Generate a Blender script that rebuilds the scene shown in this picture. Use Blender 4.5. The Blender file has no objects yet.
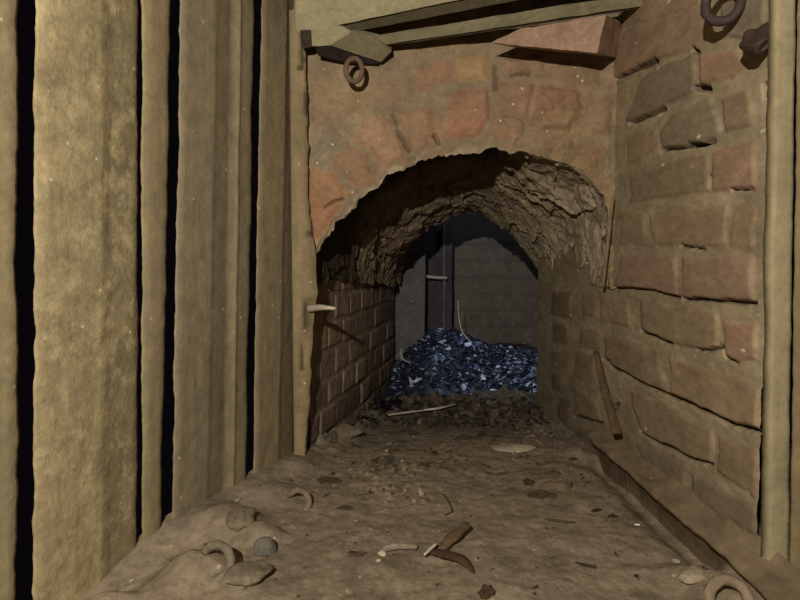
import bpy, math, random
import numpy as np
from mathutils import Matrix, Vector
random.seed(7)
rng = np.random.default_rng(11)
scene = bpy.context.scene
COL = scene.collection

# ------------------------------------------------------------------ camera model
F = 620.0
yaw = math.atan(10 / F); pit = math.atan(38 / F)
cr = np.array([math.cos(yaw), -math.sin(yaw), 0.0])
cf = np.array([math.sin(yaw) * math.cos(pit), math.cos(yaw) * math.cos(pit), -math.sin(pit)])
cu = np.cross(cr, cf)

def rays(px, py):
    px = np.asarray(px, float); py = np.asarray(py, float)
    d = cf + ((px - 400) / F)[..., None] * cr + ((300 - py) / F)[..., None] * cu
    return d
def on_plane(px, py, n, d0):
    """points where the sight lines meet the plane n.P = d0"""
    r = rays(px, py); n = np.asarray(n, float)
    return r * (d0 / (r @ n))[..., None]
def onY(px, py, Y): return on_plane(px, py, (0, 1, 0), Y)
def onZ(px, py, Z): return on_plane(px, py, (0, 0, 1), Z)
def onX(px, py, X): return on_plane(px, py, (1, 0, 0), X)
def proj(P):
    z = P @ cf
    return 400 + F * (P @ cr) / z, 300 - F * (P @ cu) / z, z

# ------------------------------------------------------------------ noise
def _h(ix, iy, iz, seed):
    with np.errstate(over='ignore'):
        n = (ix.astype(np.int64) * 374761393 + iy.astype(np.int64) * 668265263 + iz.astype(np.int64) * 2147483647 + seed * 974634777)
        n = (n ^ (n >> 13)) * 1274126177
        n = (n ^ (n >> 16)) * 2246822519
        n = n ^ (n >> 15)
    return (n & 0xFFFFFF).astype(float) / 0xFFFFFF
def vn(P, s, seed=0):
    Q = P * s; i = np.floor(Q); f = Q - i; f = f * f * (3 - 2 * f); i = i.astype(np.int64)
    out = 0
    for dx in (0, 1):
        for dy in (0, 1):
            for dz in (0, 1):
                w = (f[:, 0] if dx else 1 - f[:, 0]) * (f[:, 1] if dy else 1 - f[:, 1]) * (f[:, 2] if dz else 1 - f[:, 2])
                out = out + w * _h(i[:, 0] + dx, i[:, 1] + dy, i[:, 2] + dz, seed)
    return out * 2 - 1
def fbm(P, s, o=4, seed=0, g=0.5):
    a = 1.0; t = 0; r = 0
    for k in range(o):
        r = r + a * vn(P, s * 2 ** k, seed + k * 17); t += a; a *= g
    return r / t
def cells(u, v, seed=0):
    """2-D cellular pattern: id random, offset vector, f1, f2"""
    iu = np.floor(u); iv = np.floor(v)
    b1 = np.full(u.shape, 9.0); b2 = np.full(u.shape, 9.0); idr = np.zeros(u.shape); ox = np.zeros(u.shape); oy = np.zeros(u.shape); r2 = np.zeros(u.shape)
    z = np.zeros_like(iu)
    for du in (-1, 0, 1):
        for dv in (-1, 0, 1):
            cu_ = iu + du; cv_ = iv + dv
            jx = _h(cu_, cv_, z, seed); jy = _h(cu_, cv_, z, seed + 5)
            ddx = u - cu_ - jx; ddy = v - cv_ - jy; d = np.hypot(ddx, ddy)
            m = d < b1
            b2 = np.where(m, b1, np.minimum(b2, d))
            idr = np.where(m, _h(cu_, cv_, z, seed + 9), idr); r2 = np.where(m, _h(cu_, cv_, z, seed + 13), r2)
            ox = np.where(m, ddx, ox); oy = np.where(m, ddy, oy); b1 = np.where(m, d, b1)
    return idr, r2, ox, oy, b1, b2
def sstep(a, b, x):
    t = np.clip((x - a) / (b - a), 0, 1); return t * t * (3 - 2 * t)
def lin(c):
    c = np.asarray(c, float) / 255.0
    return np.where(c <= .04045, c / 12.92, ((c + .055) / 1.055) ** 2.4)

def sdf_poly(x, y, poly):
    """signed distance (negative inside), pixels"""
    p = np.asarray(poly, float); n = len(p)
    d = np.full(x.shape, 1e9); ins = np.zeros(x.shape, bool)
    for i in range(n):
        a = p[i]; b = p[(i + 1) % n]; e = b - a
        wx = x - a[0]; wy = y - a[1]
        t = np.clip((wx * e[0] + wy * e[1]) / (e @ e), 0, 1)
        d = np.minimum(d, np.hypot(wx - e[0] * t, wy - e[1] * t))
        c = ((a[1] > y) != (b[1] > y)) & (x < (b[0] - a[0]) * (y - a[1]) / (b[1] - a[1] + 1e-9) + a[0])
        ins ^= c
    return np.where(ins, -d, d)
def d_line(x, y, pts):
    p = np.asarray(pts, float); d = np.full(x.shape, 1e9); tt = np.zeros(x.shape)
    for i in range(len(p) - 1):
        a = p[i]; e = p[i + 1] - a
        t = np.clip(((x - a[0]) * e[0] + (y - a[1]) * e[1]) / (e @ e), 0, 1)
        dd = np.hypot(x - a[0] - e[0] * t, y - a[1] - e[1] * t)
        tt = np.where(dd < d, (i + t) / (len(p) - 1), tt); d = np.minimum(d, dd)
    return d, tt

# ------------------------------------------------------------------ mesh makers
def mesh_obj(name, V, Fc, mat, col=None, smooth=True, parent=None):
    me = bpy.data.meshes.new(name)
    me.from_pydata(np.asarray(V, float).tolist(), [], Fc if isinstance(Fc, list) else Fc.tolist())
    if smooth: me.polygons.foreach_set('use_smooth', [True] * len(me.polygons))
    if col is not None:
        c = np.ones((len(V), 4)); c[:, :3] = col
        at = me.color_attributes.new('Col', 'FLOAT_COLOR', 'POINT'); at.data.foreach_set('color', c.ravel())
    me.materials.append(mat); me.update()
    o = bpy.data.objects.new(name, me); COL.objects.link(o)
    if parent: o.parent = parent
    return o
def grid_faces(nu, nv, flip=False):
    i = np.arange(nu * nv).reshape(nu, nv)
    a = i[:-1, :-1].ravel(); b = i[1:, :-1].ravel(); c = i[1:, 1:].ravel(); d = i[:-1, 1:].ravel()
    return np.stack([a, d, c, b] if flip else [a, b, c, d], 1)
def tag(o, label=None, cat=None, group=None, kind=None):
    if label: o['label'] = label
    if cat: o['category'] = cat
    if group: o['group'] = group
    if kind: o['kind'] = kind
    return o
def recenter(o):
    """origin to the bottom middle of the mesh"""
    me = o.data; n = len(me.vertices); a = np.empty(n * 3); me.vertices.foreach_get('co', a); a = a.reshape(-1, 3)
    c = np.array([(a[:, 0].min() + a[:, 0].max()) / 2, (a[:, 1].min() + a[:, 1].max()) / 2, a[:, 2].min()])
    me.vertices.foreach_set('co', (a - c).ravel()); o.location = c; me.update(); return o

def tube(name, pts, rad, mat, col, seg=12, sub=6, noise=0.1, flat=1.0, closed=False, parent=None, nseed=0):
    p = np.asarray(pts, float); r = np.asarray(rad, float) * np.ones(len(p))
    # catmull-rom
    Q = []; R = []
    n = len(p); rngk = range(n if closed else n - 1)
    for i in rngk:
        g = (lambda k: p[k % n]) if closed else (lambda k: p[min(max(k, 0), n - 1)])
        for k in range(sub):
            t = k / sub
            Q.append(.5 * ((2 * g(i)) + (-g(i - 1) + g(i + 1)) * t + (2 * g(i - 1) - 5 * g(i) + 4 * g(i + 1) - g(i + 2)) * t * t + (-g(i - 1) + 3 * g(i) - 3 * g(i + 1) + g(i + 2)) * t ** 3))
            R.append(r[i] * (1 - t) + r[(i + 1) % n] * t)
    if not closed: Q.append(p[-1]); R.append(r[-1])
    Q = np.array(Q); R = np.array(R); m = len(Q)
    T = np.roll(Q, -1, 0) - np.roll(Q, 1, 0) if closed else np.gradient(Q, axis=0)
    T /= np.linalg.norm(T, axis=1)[:, None] + 1e-12
    ref = np.array([0, 0, 1.0]) if abs(T[:, 2]).max() < .9 else np.array([.13, 1.0, .2])
    if closed:
        c = Q.mean(0); ref = np.cross(Q[0] - c, Q[m // 4] - c); ref /= np.linalg.norm(ref)
    A = np.cross(T, ref); A /= np.linalg.norm(A, axis=1)[:, None]; B = np.cross(A, T)
    V = []
    for k in range(seg):
        a = 2 * math.pi * k / seg
        V.append(Q + R[:, None] * (math.cos(a) * A + math.sin(a) * flat * B))
    V = np.stack(V, 1).reshape(-1, 3)
    ax = np.repeat(Q, seg, 0); sc = 1 / max(R.max(), 1e-4)
    V = ax + (V - ax) * (1 + noise * fbm(V, sc * .8, 3, 31 + nseed))[:, None]
    fs = []
    for i in range(m if closed else m - 1):
        for k in range(seg):
            a = i * seg + k; b = i * seg + (k + 1) % seg; j = (i + 1) % m
            fs.append([a, b, j * seg + (k + 1) % seg, j * seg + k])
    if not closed:
        fs.append(list(range(seg))[::-1]); fs.append([(m - 1) * seg + k for k in range(seg)])
    C = lin(col)[None, :] * (1 + .18 * fbm(V, 60, 3, 5 + nseed))[:, None]
    return mesh_obj(name, V, fs, mat, C, parent=parent)

def ico(sub):
    import bmesh
    bm = bmesh.new(); bmesh.ops.create_icosphere(bm, subdivisions=sub, radius=1)
    V = np.array([v.co[:] for v in bm.verts]); Fc = [[v.index for v in f.verts] for f in bm.faces]; bm.free()
    return V, Fc
ICO = {k: ico(k) for k in (1, 2, 3, 4)}
def rotz(a): c, s = math.cos(a), math.sin(a); return np.array([[c, -s, 0], [s, c, 0], [0, 0, 1]])
def rotm(x, y, z):
    return np.array(Matrix.Rotation(z, 3, 'Z') @ Matrix.Rotation(y, 3, 'Y') @ Matrix.Rotation(x, 3, 'X'))
def stone(name, loc, size, mat, col, rot=(0, 0, 0), seed=0, rough=.25, sub=4, boxy=.5, parent=None):
    V, Fc = ICO[sub]; V = V.copy()
    # facets: clip the ball with random planes -> broken stone
    r = np.random.default_rng(seed + 100)
    for k in range(9):
        n = r.normal(size=3); n /= np.linalg.norm(n); d = .62 + .25 * r.random()
        e = V @ n - d; V = V - np.where(e > 0, e, 0)[:, None] * n * boxy * 1.6
    V = V * (1 + rough * fbm(V, 1.6, 4, seed))[:, None]
    V = (V * np.asarray(size)) @ rotm(*rot).T + np.asarray(loc)
    C = lin(col)[None, :] * (1 + .25 * fbm(V, 50, 4, seed + 3))[:, None]
    return mesh_obj(name, V, Fc, mat, C, parent=parent)

# ------------------------------------------------------------------ materials
def dirt_mat(name, bump=.4, fine=260, rough=.92, speck=.5, spec=.15, var=.25, metal=0.0, tint=None, streak=0.0, patch=0.0, ysc=1.0):
    m = bpy.data.materials.new(name); m.use_nodes = True; nt = m.node_tree; N = nt.nodes; L = nt.links
    b = N['Principled BSDF']; b.inputs['Roughness'].default_value = rough; b.inputs['Metallic'].default_value = metal
    b.inputs['Specular IOR Level'].default_value = spec
    tc = N.new('ShaderNodeTexCoord'); mp0 = N.new('ShaderNodeMapping'); mp0.inputs['Scale'].default_value = (1, ysc, 1); L.new(tc.outputs['Object'], mp0.inputs[0]); co = mp0.outputs[0]
    if tint is None:
        at = N.new('ShaderNodeVertexColor'); at.layer_name = 'Col'; base = at.outputs['Color']
    else:
        rgb = N.new('ShaderNodeRGB'); rgb.outputs[0].default_value = (*lin(tint), 1); base = rgb.outputs[0]
    def noise(s, d=6, r=.6, vec=co):
        n = N.new('ShaderNodeTexNoise'); n.inputs['Scale'].default_value = s; n.inputs['Detail'].default_value = d; n.inputs['Roughness'].default_value = r
        L.new(vec, n.inputs['Vector']); return n.outputs['Fac']
    def ramp(v, a, bb, c0=0, c1=1):
        r = N.new('ShaderNodeMapRange'); r.inputs[1].default_value = a; r.inputs[2].default_value = bb; r.inputs[3].default_value = c0; r.inputs[4].default_value = c1
        L.new(v, r.inputs[0]); return r.outputs[0]
    def mul(cin, fac):
        x = N.new('ShaderNodeVectorMath'); x.operation = 'SCALE'; L.new(cin, x.inputs[0]); L.new(fac, x.inputs['Scale']); return x.outputs[0]
    n1 = noise(28, 7, .65); n2 = noise(fine * .45, 5, .6)
    c = mul(base, ramp(n1, .3, .7, 1 - var, 1 + var)); c = mul(c, ramp(n2, .3, .7, 1 - var * .6, 1 + var * .6))
    if streak:
        mp = N.new('ShaderNodeMapping'); mp.inputs['Scale'].default_value = (1, 1, .08); L.new(co, mp.inputs[0])
        c = mul(c, ramp(noise(90, 4, .6, mp.outputs[0]), .3, .7, 1 - streak, 1 + streak))
    if patch:      # pale crusty bloom
        mx = N.new('ShaderNodeMix'); mx.data_type = 'RGBA'; mx.inputs[7].default_value = (*lin((205, 188, 140)), 1)
        L.new(ramp(noise(22, 10, .72), .5, .72, 0, patch), mx.inputs[0]); L.new(c, mx.inputs[6]); c = mx.outputs[2]
    if speck:      # tiny pale grit
        v = N.new('ShaderNodeTexVoronoi'); v.inputs['Scale'].default_value = 55; L.new(co, v.inputs['Vector'])
        wn = N.new('ShaderNodeTexWhiteNoise'); L.new(v.outputs['Color'], wn.inputs['Vector'])
        g = N.new('ShaderNodeMath'); g.operation = 'MULTIPLY'
        L.new(ramp(v.outputs['Distance'], .10, .16, 1, 0), g.inputs[0]); L.new(ramp(wn.outputs['Value'], .86, .90, 0, speck), g.inputs[1])
        mx = N.new('ShaderNodeMix'); mx.data_type = 'RGBA'; mx.inputs[7].default_value = (*lin((225, 212, 180)), 1)
        L.new(g.outputs[0], mx.inputs[0]); L.new(c, mx.inputs[6]); c = mx.outputs[2]
    L.new(c, b.inputs['Base Color'])
    n3 = noise(fine, 5, .65); n4 = noise(60, 6, .6)
    ad = N.new('ShaderNodeMath'); ad.operation = 'ADD'; L.new(n4, ad.inputs[0])
    s_ = N.new('ShaderNodeMath'); s_.operation = 'MULTIPLY'; s_.inputs[1].default_value = .35; L.new(n3, s_.inputs[0]); L.new(s_.outputs[0], ad.inputs[1])
    bp = N.new('ShaderNodeBump'); bp.inputs['Strength'].default_value = bump; bp.inputs['Distance'].default_value = .006
    L.new(ad.outputs[0], bp.inputs['Height']); L.new(bp.outputs['Normal'], b.inputs['Normal'])
    return m
M_plank = dirt_mat('dusty_board', bump=.2, streak=.10, var=.16, speck=.55, patch=0)
M_bloom = dirt_mat('crusted_board', bump=.4, streak=.08, var=.22, speck=.6, patch=.75)
M_brick = dirt_mat('brickwork', ysc=.4, bump=.3, var=.22, speck=.7)
M_rough = dirt_mat('flaky_masonry', bump=.7, var=.28, speck=.35)
M_floor = dirt_mat('dirt_floor', ysc=.6, bump=.7, var=.24, speck=.45)
M_iron = dirt_mat('dusty_iron', bump=.35, var=.2, speck=.2, rough=.75, spec=.3)
M_rust = dirt_mat('rusty_iron', bump=.5, var=.3, speck=.1, rough=.7, spec=.3)
M_wood = dirt_mat('weathered_wood', bump=.5, var=.3, speck=0, rough=.85)
M_stone = dirt_mat('broken_stone', bump=.5, var=.25, speck=.3)
M_shard = dirt_mat('glossy_debris', bump=.3, var=.3, speck=0, rough=.32, spec=.6)
M_wire = dirt_mat('pale_wire', bump=.1, var=.1, speck=0, rough=.35, spec=.6)

# ------------------------------------------------------------------ measures
ZF = -0.43            # floor level
XR = 0.47             # right brick wall
YA = 1.30             # front of the arch
def floor_h(X, Y):
    P = np.stack([X, Y, np.zeros_like(X)], -1).reshape(-1, 3)
    X = X.ravel(); Y = Y.ravel()
    h = ZF + .006 * fbm(P, 4, 3, 3) + .0028 * fbm(P, 28, 4, 8) + .0022 * fbm(P, 90, 4, 9) 
    # trodden unevenness
    h += .004 * np.abs(fbm(P, 11, 3, 40)) * sstep(1.7, .9, Y)
    # dirt banked against the boards at the left
    wall = (X + .766 - .44 * Y) / 1.0925
    h += (.018 * np.exp(-(np.clip(wall, 0, 9) / .05) ** 2) + .010 * np.exp(-(wall / .14) ** 2)) * sstep(.80, 1.0, Y) * sstep(1.6, 1.3, Y)
    # banked against the right wall and post
    h -= .018 * np.exp(-((X - .445) / .022) ** 2) * sstep(1.5, 1.25, Y)
    h += .055 * np.exp(-(((X - .47) / .07) ** 2 + ((Y - .72) / .09) ** 2))
    h -= .02 * sstep(.12, .0, wall) * sstep(.90, .78, Y)
    for (px, py, r, a) in LUMPS:
        c = FP[(px, py)]
        h += a * np.exp(-(((X - c[0]) / r) ** 2 + ((Y - c[1]) / r) ** 2) ** 1.4)
    # coarse rubble deeper in, before the heap
    u, v = X * 26 + .4 * vn(P, 30, 61), Y * 22 + .4 * vn(P, 30, 62)
    idr, r2, ox, oy, f1, f2 = cells(u, v, 77)
    m = sstep(1.45, 1.75, Y + .25 * vn(P, 5, 66)); m = np.maximum(m, sstep(.07, .0, X + .16) * sstep(1.25, 1.4, Y))
    h += m * (r2 > .45) * .022 * r2 * sstep(.5, .1, f1)
    m2 = sstep(.25, .55, fbm(P, 5, 3, 91)) 
    idr, r2, ox, oy, f1, f2 = cells(X * 55, Y * 55, 79)
    h += m2 * (r2 > .6) * .006 * sstep(.45, .1, f1)
    return h
LUMPS = [(232, 530, .05, .028), (200, 570, .040, .026), (175, 585, .04, .012), (265, 540, .028, .022), (280, 500, .04, .012),
         (105, 606, .03, .022), (338, 440, .05, .022), (345, 425, .06, .022), (540, 480, .05, .01),
         (240, 580, .03, .014), (690, 582, .03, .008), (745, 585, .04, .02), (560, 470, .04, .012), (300, 475, .03, .008), (585, 455, .04, .02)]
FP = {(a, b): onZ(np.array(a), np.array(b), ZF) for a, b, _, _ in LUMPS}
def fz(x, y): return float(floor_h(np.array([x]), np.array([y]))[0])
def atfloor(px, py, dz=0):
    """a floor point seen at this place of the photograph"""
    z = ZF
    for _ in range(12):
        p = onZ(np.array(float(px)), np.array(float(py)), z); z = .5 * z + .5 * (fz(p[0], p[1]) + dz)
    return np.array([p[0], p[1], z])

# ------------------------------------------------------------------ floor
nx, ny = 330, 480
gx, gy = np.meshgrid(np.linspace(-.62, .95, nx), np.linspace(.42, 2.72, ny), indexing='ij')
h = floor_h(gx, gy)
gx = np.maximum(gx, -.785 + .44 * gy) 
h = floor_h(gx, gy); V = np.stack([gx.ravel(), gy.ravel(), h], 1)
px, py, _ = proj(V)
base = lin((134, 120, 97)); C = np.repeat(base[None], len(V), 0)
n1 = fbm(V, 7, 4, 201); n2 = fbm(V, 30, 4, 207)
C *= (1 + .25 * n1 + .25 * n2 + .22 * fbm(V, 95, 3, 209))[:, None]
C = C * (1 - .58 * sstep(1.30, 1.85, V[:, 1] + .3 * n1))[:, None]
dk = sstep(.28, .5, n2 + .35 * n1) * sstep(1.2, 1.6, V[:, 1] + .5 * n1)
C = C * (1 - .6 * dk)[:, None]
g = sstep(.13, .02, (V[:, 0] + .766 - .44 * V[:, 1])) ; C = C * (1 - .12 * g)[:, None] + .12 * g[:, None] * lin((120, 115, 100))
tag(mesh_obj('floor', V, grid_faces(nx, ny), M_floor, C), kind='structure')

# ------------------------------------------------------------------ right brick wall
K = { 'tan': (140, 117, 88), 'brown': (128, 107, 82), 'grey': (116, 102, 82), 'pink': (146, 116, 94), 'red': (146, 110, 88), 'orange': (158, 120, 90),
      'mortar': (150, 135, 106), 'dark': (98, 76, 56)}
RB = [
 ([(620,12),(622,27),(652,20),(700,5),(705,-20),(640,-8)], 'pink', 5),
 ([(606,82),(618,32),(655,22),(706,5),(712,24),(698,48),(658,58),(618,84)], 'pink', 9),
 ([(627,120),(641,78),(660,66),(695,53),(697,88),(662,107),(632,122)], 'grey', 10),
 ([(699,54),(735,50),(748,65),(736,78),(701,85)], 'orange', 7),
 ([(720,-20),(765,-20),(765,25),(745,40),(722,34)], 'grey', 6),
 ([(626,136),(658,127),(661,150),(630,163)], 'brown', 6),
 ([(662,134),(672,113),(712,95),(722,133),(695,145),(666,149)], 'grey', 10),
 ([(722,98),(750,88),(756,125),(726,133)], 'brown', 6),
 ([(632,176),(680,160),(709,152),(710,190),(702,193),(632,202)], 'brown', 6),
 ([(714,152),(758,140),(757,188),(714,190)], 'red', 7),
 ([(652,216),(680,207),(726,205),(727,244),(682,246),(652,245)], 'tan', 6),
 ([(622,212),(646,213),(646,246),(620,245)], 'tan', 4),
 ([(732,207),(756,207),(756,249),(732,249)], 'tan', 5),
 ([(621,256),(679,256),(680,296),(614,288)], 'pink', 10),
 ([(684,256),(755,258),(754,301),(720,300),(684,297)], 'pink', 10),
 ([(602,294),(629,300),(631,329),(603,323)], 'tan', 6),
 ([(640,300),(690,306),(720,314),(719,349),(708,352),(672,344),(641,331)], 'brown', 9),
 ([(724,320),(759,324),(757,360),(737,363),(725,357)], 'red', 8),
 ([(604,334),(661,354),(666,391),(648,385),(616,370),(604,356)], 'brown', 9),
 ([(671,358),(762,387),(760,429),(724,417),(669,393)], 'tan', 12),
 ([(632,390),(665,402),(714,430),(711,463),(695,460),(642,431),(634,412)], 'brown', 9),
 ([(719,436),(758,448),(758,498),(717,470)], 'brown', 8),
 ([(646,438),(689,466),(686,496),(664,480),(634,447)], 'grey', 7),
 ([(694,476),(757,504),(757,537),(715,515),(694,500)], 'grey', 6),
 ([(552,293),(572,293),(572,317),(552,315)], 'dark', 8),
 ([(552,322),(567,323),(567,345),(551,343)], 'dark', 8),
 ([(584,297),(598,295),(599,319),(584,316)], 'brown', 6),
 ([(580,324),(600,326),(600,349),(580,347)], 'brown', 6),
 ([(552,349),(572,351),(572,371),(552,367)], 'brown', 6),
 ([(576,352),(596,357),(596,385),(576,378)], 'brown', 6),
 ([(552,373),(561,377),(561,395),(552,389)], 'dark', 6),
 ([(558,397),(568,402),(568,424),(558,418)], 'dark', 7),
 ([(572,388),(598,398),(600,422),(574,415)], 'brown', 6),
 ([(577,428),(604,436),(604,458),(577,450)], 'grey', 6),
]
GR = [([(614,288),(645,291),(680,296)], 1.3, 14), ([(684,298),(720,301),(754,303)], 1.5, 14), ([(603,359),(640,382),(668,395)], 1.4, 12),
      ([(668,395),(690,403),(724,419),(757,432)], 2.0, 18), ([(641,431),(665,444),(695,462),(711,466)], 1.5, 14),
      ([(641,332),(672,345)], 1.5, 12), ([(608,84),(655,60)], 2.0, 14), ([(632,123),(665,108)], 1.8, 14), ([(664,151),(695,146),(714,141)], 1.6, 12),
      ([(696,87),(709,89)], 3, 18), ([(765,86),(765,96)], 2, 16), ([(712,178),(712,186)], 1.8, 14), ([(732,189),(752,189)], 1.2, 10), ([(682,247),(702,248)], 1.2, 10),
      ([(698,352),(712,353),(722,349),(726,360),(736,364)], 1.3, 10), ([(762,540),(768,560)], 2, 10), ([(630,458),(648,475),(680,500)], 1.8, 12), ([(611,413),(617,404)], 2, 12),
      ([(575,417),(600,424)], 1.4, 10), ([(695,49),(698,53)], 2, 14), ([(690,145),(700,144)], 2.4, 14)]
def relief(P, n, bricks, grooves, mort=K['mortar'], seed=0, soft=3.0, hs=.45, warp=4.5, gd=.6):
    px, py, z = proj(P); P0 = P; P = P * np.array([1, .42, 1])
    wx = px + warp * fbm(P, 26, 3, seed + 1); wy = py + warp * fbm(P, 26, 3, seed + 2)
    h = .0022 * fbm(P, 25, 4, seed + 3) + .0012 * fbm(P, 110, 3, seed + 4)
    C = np.repeat(lin(mort)[None], len(P), 0) * (1 + .22 * fbm(P, 30, 4, seed + 5))[:, None]
    for k, (poly, c, hh) in enumerate(bricks):
        a = np.asarray(poly, float); pad = 12
        m = (wx > a[:, 0].min() - pad) & (wx < a[:, 0].max() + pad) & (wy > a[:, 1].min() - pad) & (wy < a[:, 1].max() + pad)
        if not m.any(): continue
        sd = sdf_poly(wx[m], wy[m], poly); w = sstep(1.0, -soft, sd)
        cx, cy = a.mean(0); tl = random.uniform(-.04, .04), random.uniform(-.04, .04)
        hb = hs * hh * .0009 * (1 + tl[0] * (px[m] - cx) / 10 + tl[1] * (py[m] - cy) / 10) + .0018 * fbm(P[m], 40, 4, seed + 50 + k)
        h[m] = h[m] * (1 - w) + (hb + .35 * h[m]) * w
        bc = (.78 * lin(K[c] if isinstance(c, str) else c) + .22 * lin(mort)) * random.uniform(.92, 1.08)
        wc = sstep(1.5, -1.5, sd + 2.5 * fbm(P[m], 50, 3, seed + 90))[:, None] * (.8 + .2 * fbm(P[m], 18, 3, seed + 95))[:, None]
        C[m] = C[m] * (1 - wc) + bc[None] * wc
    for (pts, w_, dd) in grooves:
        a = np.asarray(pts, float)
        m = (wx > a[:, 0].min() - 8) & (wx < a[:, 0].max() + 8) & (wy > a[:, 1].min() - 8) & (wy < a[:, 1].max() + 8)
        if not m.any(): continue
        d, t = d_line(wx[m], wy[m], pts); wv = w_ * (.55 + .9 * vn(P[m], 90, seed + 7) ** 2 + .3)
        g = sstep(wv + .8, wv - .5, d)
        h[m] -= g * dd * .0009; C[m] *= (1 - gd * g)[:, None]
    return P0 + h[:, None] * n, C

# plan of the right wall: straight to the corner, then slightly inwards, then round the end into the chamber
def wall_sheet(name, plan, z0, z1, res, bricks, grooves, mat, seed, mort=K['mortar'], bulge=0, **kw):
    plan = np.asarray(plan, float); seg = np.diff(plan, axis=0); ln = np.hypot(seg[:, 0], seg[:, 1]); cum = np.r_[0, np.cumsum(ln)]
    nu = int(cum[-1] / res) + 2; nv = int((z1 - z0) / res) + 2
    s = np.linspace(0, cum[-1], nu); X = np.interp(s, cum, plan[:, 0]); Y = np.interp(s, cum, plan[:, 1])
    tx = np.gradient(X); ty = np.gradient(Y); L = np.hypot(tx, ty); n = np.stack([-ty / L, tx / L, 0 * X], 1)
    Z = np.linspace(z0, z1, nv)
    P = np.stack([np.repeat(X, nv), np.repeat(Y, nv), np.tile(Z, nu)], 1); NN = np.repeat(n, nv, 0)
    U = np.repeat(s, nv)
    V, C = relief(P, NN, bricks, grooves, mort, seed, **kw)
    return V, C, NN, nu, nv, U
V, C, NN, nu, nv, U = wall_sheet('wall_right', [(.4705, .768), (.472, 1.05), (.470, 1.30), (.455, 1.55), (.432, 1.80), (.445, 1.83), (.62, 1.84)],
                                 -.47, .56, .0026, RB, GR, M_brick, 300)
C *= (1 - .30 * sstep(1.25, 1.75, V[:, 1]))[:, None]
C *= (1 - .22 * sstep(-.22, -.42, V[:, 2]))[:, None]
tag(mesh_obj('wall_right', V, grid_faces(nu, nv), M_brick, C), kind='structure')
# low ledge along its foot
ys = np.linspace(.60, 1.34, 180); prof = [(.475, -.352), (.466, -.364), (.452, -.371), (.441, -.375), (.434, -.379), (.433, -.384), (.440, -.388), (.452, -.395), (.456, -.45)]
V = []
for (x, z) in prof: V.append(np.stack([np.full_like(ys, x), ys, np.full_like(ys, z)], 1))
V = np.stack(V, 1).reshape(-1, 3)
dn = fbm(V, 18, 4, 411); V[:, 0] += .007 * dn; V[:, 2] += .006 * fbm(V, 14, 3, 415)
C = np.repeat(lin((118, 102, 78))[None], len(V), 0) * (1 + .3 * fbm(V, 20, 3, 420))[:, None]
tag(mesh_obj('trim_1', V, grid_faces(len(ys), len(prof), True), M_brick, C), kind='structure')

# ------------------------------------------------------------------ arch front + vault
FR = np.array([(313, 285), (316, 263), (327, 240), (343, 216), (362, 199), (385, 182), (400, 171), (430, 158), (465, 152), (500, 150), (532, 154), (562, 163), (588, 178), (604, 200), (609, 240), (609, 288)], float)
BK = np.array([(400, 284), (403, 262), (410, 246), (420, 234), (432, 226), (443, 220), (452, 215), (463, 211), (475, 211), (487, 215), (499, 224), (511, 236), (522, 249), (533, 263), (541, 275), (547, 288)], float)
def resample(a, n):
    k = np.linspace(0, len(a) - 1, n); i = np.clip(k.astype(int), 0, len(a) - 2); t = (k - i)[:, None]
    g = lambda j: a[np.clip(j, 0, len(a) - 1)]
    return .5 * (2 * g(i) + (g(i + 1) - g(i - 1)) * t + (2 * g(i - 1) - 5 * g(i) + 4 * g(i + 1) - g(i + 2)) * t ** 2 + (3 * g(i) - g(i - 1) - 3 * g(i + 1) + g(i + 2)) * t ** 3)
NS = 420
fr = resample(FR, NS); bk = resample(BK, NS); q = np.linspace(0, 1, NS)
F3 = onY(fr[:, 0], fr[:, 1], YA)
B3 = np.array([onY(np.array(bk[i, 0]), np.array(bk[i, 1]), 2.20 - .26 * sstep(.02, .16, q[i]) - .14 * sstep(.45, 1.0, q[i])) for i in range(NS)])
# ragged broken lip of the arch
lipn = fbm(F3, 22, 4, 71)
OUTc = np.array([.09, YA, -.43]); rad = F3 - OUTc; rad[:, 1] = 0; rad /= np.linalg.norm(rad, axis=1)[:, None]
F3 = F3 + rad * (.007 * lipn + .012 * fbm(F3, 60, 4, 72) * sstep(.75, .55, q))[:, None]
# vault
NT = 300
t = np.linspace(0, 1, NT)
tw = t[None, :, None]
P = F3[:, None, :] * (1 - tw) + B3[:, None, :] * tw
# slightly domed between front and back
up = rad[:, None, :] * (np.sin(np.pi * tw) * .010 + .055 * (sstep(0, .15, q) * sstep(.70, .55, q))[:, None, None] * sstep(0, .10, tw) * (1 - sstep(.25, .85, tw)))
P = (P + up).reshape(-1, 3)
S = np.repeat(np.r_[0, np.cumsum(np.linalg.norm(np.diff(F3, axis=0), axis=1))], NT); T = np.tile(t * .8, NS)
wu = S * 9 + 1.1 * fbm(P, 14, 4, 501); wv = T * 8.5 + 1.1 * fbm(P, 14, 4, 502)
i1, r1, ox, oy, f1, f2 = cells(wu, wv, 510)
h = .018 * (i1 - .5) + .016 * (oy * (r1 - .1) + ox * (i1 - .5))
i2, r2, ox2, oy2, g1, g2 = cells(wu * 2.1 + 3, wv * 2.1, 520)
h += .005 * (i2 - .5) + .004 * oy2
h += .004 * fbm(P, 60, 3, 530)
fade = sstep(0, .06, np.tile(t, NS)) * .9 + .1
rightside = np.repeat(sstep(.55, .75, q), NT)
h *= np.maximum(fade, .35 * rightside)
NR = np.repeat(rad, NT, 0)
V = P - NR * h[:, None]; V[:, 1] += -.006 * h / .02
lip_shade = 1 - .75 * sstep(.50, .30, np.tile(t, NS)) * (1 - rightside)  # shade behind the arch lip, painted into the vault colour on the left
tone = lin((128, 112, 88))[None] * ((1 - rightside) * lip_shade)[:, None] + lin((150, 135, 108))[None] * rightside[:, None]
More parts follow.
